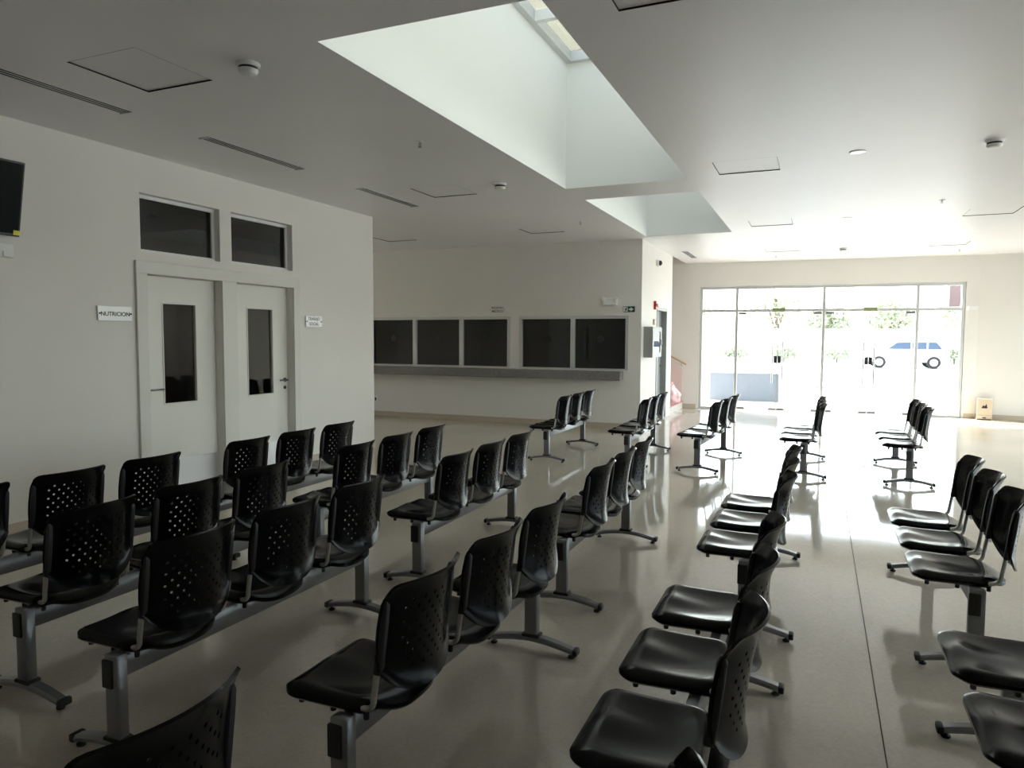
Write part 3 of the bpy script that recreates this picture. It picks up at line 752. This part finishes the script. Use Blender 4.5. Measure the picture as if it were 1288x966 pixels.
for k in range(4): hm.lathe([(.09-.012*k, .03+.02*k), (.10-.012*k, .04+.02*k), (.09-.012*k, .05+.02*k)], (0, 12.72, 1.53), 22, 'x')
hm.obj('hose_coil', 'hose', e, smooth=True)
tag(e, 'grey fire hose cabinet with glass front on the bright side wall', 'fire cabinet')

# ---------------------------------------------------------------- stair, rail, pink bag
st = struct(empty('trim_2', (XS, 0, 0)), 'white stair rising behind the side wall', 'stairs')
for k in range(8):
    MB().box(-.02-.28*(k+1), -.02-.28*k, YS+.16, 16.56, 0 if k == 0 else .165*k-.02, .165*(k+1)-.025).obj('step', 'step', st)
    MB().rbox(-.03-.28*(k+1), 0-.28*k, YS+.16, 16.56, .165*(k+1)-.025, .165*(k+1), .004).obj('tread', 'tread', st)
hr = empty('handrail', (XS, 16.6, 0))
MB().tube([(.06, -.075, 1.005), (-.30, -.075, 1.195), (-1.9, -.10, 2.03)], .022, 12).obj('rail', 'wood', hr, smooth=True)
for x, z in ((-.05, 1.063), (-.9, 1.51), (-1.7, 1.92)): MB().tube([(x, -.075, z-.02), (x, -.075, z-.09), (x, .0, z-.10)], .008, 8).obj('bracket', 'steel', hr, smooth=True)
tag(hr, 'wooden handrail sloping down beside the stair', 'handrail')
pp = MB().prism([(-.04, .16), (-.04, .92), (-.28, 1.05), (-2.2, 2.05), (-2.2, .16)], -.03, -.012)
struct(pp.obj('trim_3', 'pink_paint', None, (XS, 16.6, 0)), 'pink painted dado under the stair handrail', 'dado')
def bag():
    bm = bmesh.new(); bmesh.ops.create_icosphere(bm, subdivisions=4, radius=1)
    rnd = random.Random(3); ph = [rnd.uniform(0, 6.28) for _ in range(9)]
    for v in bm.verts:
        x, y, z = v.co
        k = 1 + .06*math.sin(5*x+ph[0]+2*y) + .05*math.sin(7*y+ph[1]-3*z) + .04*math.sin(9*z+ph[2]+4*x) + .025*math.sin(16*x+11*y+ph[3]) + .02*math.sin(19*z-13*y+ph[4])
        fl_ = max(z, -.62)
        wx = 1.0 if z < .55 else 1.0
        v.co = (x*k*.22, y*k*.25, (fl_*k+.64)*.235)
        if z > .93: v.co.z += .04
    bm.normal_update()
    return MB().bm(bm)
e = empty('plastic_bag', (-2.965, 15.75, .167))
bag().obj('sack', 'pink_bag', e, smooth=True)
nk = MB().lathe([(.030, .36), (.018, .395), (.028, .42), (.055, .455), (.060, .47)], n=14); nk.obj('tied_neck', 'pink_bag', e, smooth=True)
tag(e, 'full pink plastic bag slumped on the bottom stair step', 'bag')
# pale box against the wall base by the entrance
e = empty('carton', (3.10, 16.80, 0), math.radians(-9))
MB().rbox(-.13, .13, -.10, .08, .10, .42, .006).obj('carton_body', 'carton', e)
MB().rbox(-.13, .13, -.10, .08, .02, .095, .004).obj('carton_base', 'carton', e)
MB().prism([(-.055, .235), (-.02, .30), (.0, .275), (.03, .325), (.05, .235)], -.104, -.1005).obj('printed_mark', 'ink', e)
MB().box(-.03, .03, -.103, -.1005, .035, .055).obj('hand_slot', 'ink', e)
MB().box(-.14, -.12, -.09, .07, 0, .02).obj('runner', 'carton', e); MB().box(.12, .14, -.09, .07, 0, .02).obj('runner', 'carton', e)
tag(e, 'small pale carton standing at the wall base beside the glazed entrance', 'box')

# ---------------------------------------------------------------- outside
struct(MB().grid([-90, XFAR-.3, XR+.15, 90], [-60, YB-.3, 17.25, 120], lambda u, v: not (XFAR-.3 < u < XR+.15 and YB-.3 < v < 17.25), -.25, -.02, lambda u, v, d: (u, v, d)).obj('ground', 'concrete'), 'sunlit pale concrete forecourt outside the entrance', 'ground')
struct(MB().box(-4, 6, 16.9, 17.25, -.25, -.01).obj('doorstep', 'paving'), 'pale doorstep outside the glazed entrance', 'step')
def low_wall(x0, x1, y, h, m, label):
    e = empty('low_wall', ((x0+x1)/2, y, -.02)); W = (x1-x0)/2
    MB().rbox(-W, W, 0, .18, 0, h, .01).obj('wall_body', m, e); MB().rbox(-W-.02, W+.02, -.02, .20, h, h+.05, .008).obj('coping', 'paving', e)
    r = MB().tube([(-W, .09, h+.14), (W, .09, h+.14)], .02, 8)
    for x in (-W*.85, 0, W*.85): r.tube([(x, .09, h+.04), (x, .09, h+.14)], .012, 6)
    r.obj('guard_rail', 'steel', e, smooth=True)
    tag(e, label, 'low wall')
low_wall(-2.62, -.90, 19.4, .72, 'slate', 'dark blue-grey low wall outside the entrance doors')
low_wall(1.25, 2.6, 20.2, .30, 'paving', 'pale low wall outside the entrance doors')
tag(MB().box(-1.1, .22, 23.3, 26.4, -.02, -.014).obj('painted_bay', 'blue_paint'), 'blue painted parking bay on the forecourt', 'road marking')
hz = empty('hatched_marking', (.3, 23.3, -.02))
for k in range(7):
    x = .05 + .22*k
    MB().add([(x, 0, .006), (x+.07, 0, .006), (x-.5+.07, 3.0, .006), (x-.5, 3.0, .006)], [(0, 1, 2, 3)]).obj('stripe', 'blue_paint', hz)
tag(hz, 'blue diagonal stripes painted beside the parking bay', 'road marking')
bp_ = empty('hanging_panel', (2.72, 18.2, 2.32)); MB().rbox(-.12, .12, -.06, .06, 0, 1.3, .01).obj('panel', 'brown_panel', bp_); MB().box(-.02, .02, -.02, .02, 1.3, 1.9).obj('hanger', 'steel', bp_)
MB().box(-.05, .4, -.03, .03, 1.9, 1.98).obj('support_arm', 'steel', bp_)
MB().box(.3, .4, -.05, .05, -2.34, 1.9).obj('support_post', 'steel', bp_)
tag(bp_, 'brown panel hanging outside the top corner of the glazing', 'sign')
# parked white car
def car(loc, rz):
    e = empty('parked_car', loc, rz)
    body = [(-2.1, .35), (-2.12, .75), (-1.95, .95), (-1.1, 1.05), (-.55, 1.52), (1.55, 1.55), (2.0, 1.05), (2.1, .9), (2.1, .35)]
    MB().prism(body, -.85, .85).obj('body', 'car_paint', e)
    for s in (-1, 1):
        y = s*.852; f = lambda p: MB().prism(p, min(y, y+s*.01), max(y, y+s*.01)).obj('side_window', 'car_glass', e)
        f([(-.95, 1.08), (-.48, 1.44), (.2, 1.46), (.2, 1.08)]); f([(.28, 1.08), (.28, 1.46), (.98, 1.46), (.98, 1.08)]); f([(1.06, 1.08), (1.06, 1.46), (1.45, 1.46), (1.75, 1.08)])
        for x in (-1.35, 1.35):
            wl = MB().lathe([(.33, -.1), (.34, -.08), (.34, .08), (.33, .1)], (x, s*.78, .34), 20, 'y').obj('wheel', 'rubber', e, smooth=True)
            MB().lathe([(.20, -.005), (.16, .005)], (x, s*.885, .34), 16, 'y').obj('hub_cap', 'steel', wl)
    tag(e, 'white car parked across the forecourt beyond the entrance', 'car')
car((4.5, 46, -.02), math.radians(2))
# perimeter wall, bushes and trees
o = MB().rbox(-26, 26, 56, 56.3, -.02, 2.35, .02).obj('perimeter_wall', 'paving'); tag(o, 'long pale perimeter wall far beyond the forecourt', 'wall')
def leaf_blob(n, R, c, rnd, size):
    m = MB()
    for _ in range(n):
        d = Vector((rnd.gauss(0, 1), rnd.gauss(0, 1), rnd.gauss(0, 1))).normalized() * (rnd.random()**.4)
        p = Vector(c) + Vector((d.x*R[0], d.y*R[1], d.z*R[2])); a = Vector((rnd.gauss(0, 1), rnd.gauss(0, 1), rnd.gauss(0, 1))).normalized(); b = a.orthogonal().normalized()
        s = size*rnd.uniform(.6, 1.3); m.add([p-a*s, p+b*s*.55, p+a*s, p-b*s*.55], [(0, 1, 2, 3)])
    return m
rnd = random.Random(11)
TREES = [(-9.5, 60, 5.5, 1.9, 'tree beyond the perimeter wall on the stair side'), (-3.2, 61, 6.4, 2.4, 'tallest tree beyond the perimeter wall'), (.8, 60, 4.4, 1.6, 'small round tree beyond the perimeter wall'),
         (5.2, 62, 5.0, 1.9, 'tree beyond the perimeter wall behind the parked car'), (9.8, 60, 6.0, 2.2, 'tree beyond the perimeter wall on the beige wall side')]
for x, y, h, r, lab in TREES:
    e = empty('tree', (x, y, -.02))
    t = MB().tube([(0, 0, 0), (.1, 0, h*.3), (-.05, .1, h*.75)], .14, 8); t.tube([(.08, 0, h*.3), (.6, .2, h*.6)], .07, 6); t.tube([(.08, 0, h*.32), (-.6, -.2, h*.65)], .07, 6); t.obj('trunk', 'bark', e, smooth=True)
    leaf_blob(900, (r, r, h*.32), (0, 0, h*.68), rnd, .20).obj('foliage', 'leaf', e)
    tag(e, lab, 'tree', 'trees beyond the perimeter wall')
BUSH = ['before the stair-side tree', 'left of the tallest tree', 'right of the tallest tree', 'beside the small round tree', 'past the parked car']
for k, x in enumerate((-9, -5.4, -2.2, 1.2, 8.2)):
    e = empty('bush', (x, 53+.3*k, -.02))
    MB().tube([(0, 0, 0), (0, 0, .5)], .05, 6).obj('stem', 'bark', e); leaf_blob(420, (1.3, .7, .55), (0, 0, .75), rnd, .13).obj('foliage', 'leaf', e)
    tag(e, 'low green bush along the perimeter wall ' + BUSH[k], 'bush', 'bushes along the perimeter wall')
# upper storey over the counter booths, seen through the rooflight
us_ = struct(empty('wall_upper_storey', (0, 13.1, H+.26)), 'beige upper storey wall seen through the rooflight', 'wall')
MB().box(-10, 3, 0, .2, 0, 5.0).obj('facade', 'render_beige', us_)
for x in (-6.1, -3.9, -1.7, .5): MB().box(x-.09, x+.09, -.05, 0, 0, 5.0).obj('pilaster', 'white_alu', us_)
MB().box(-10, 3, -.06, 0, 4.7, 5.0).obj('cornice', 'white_alu', us_)
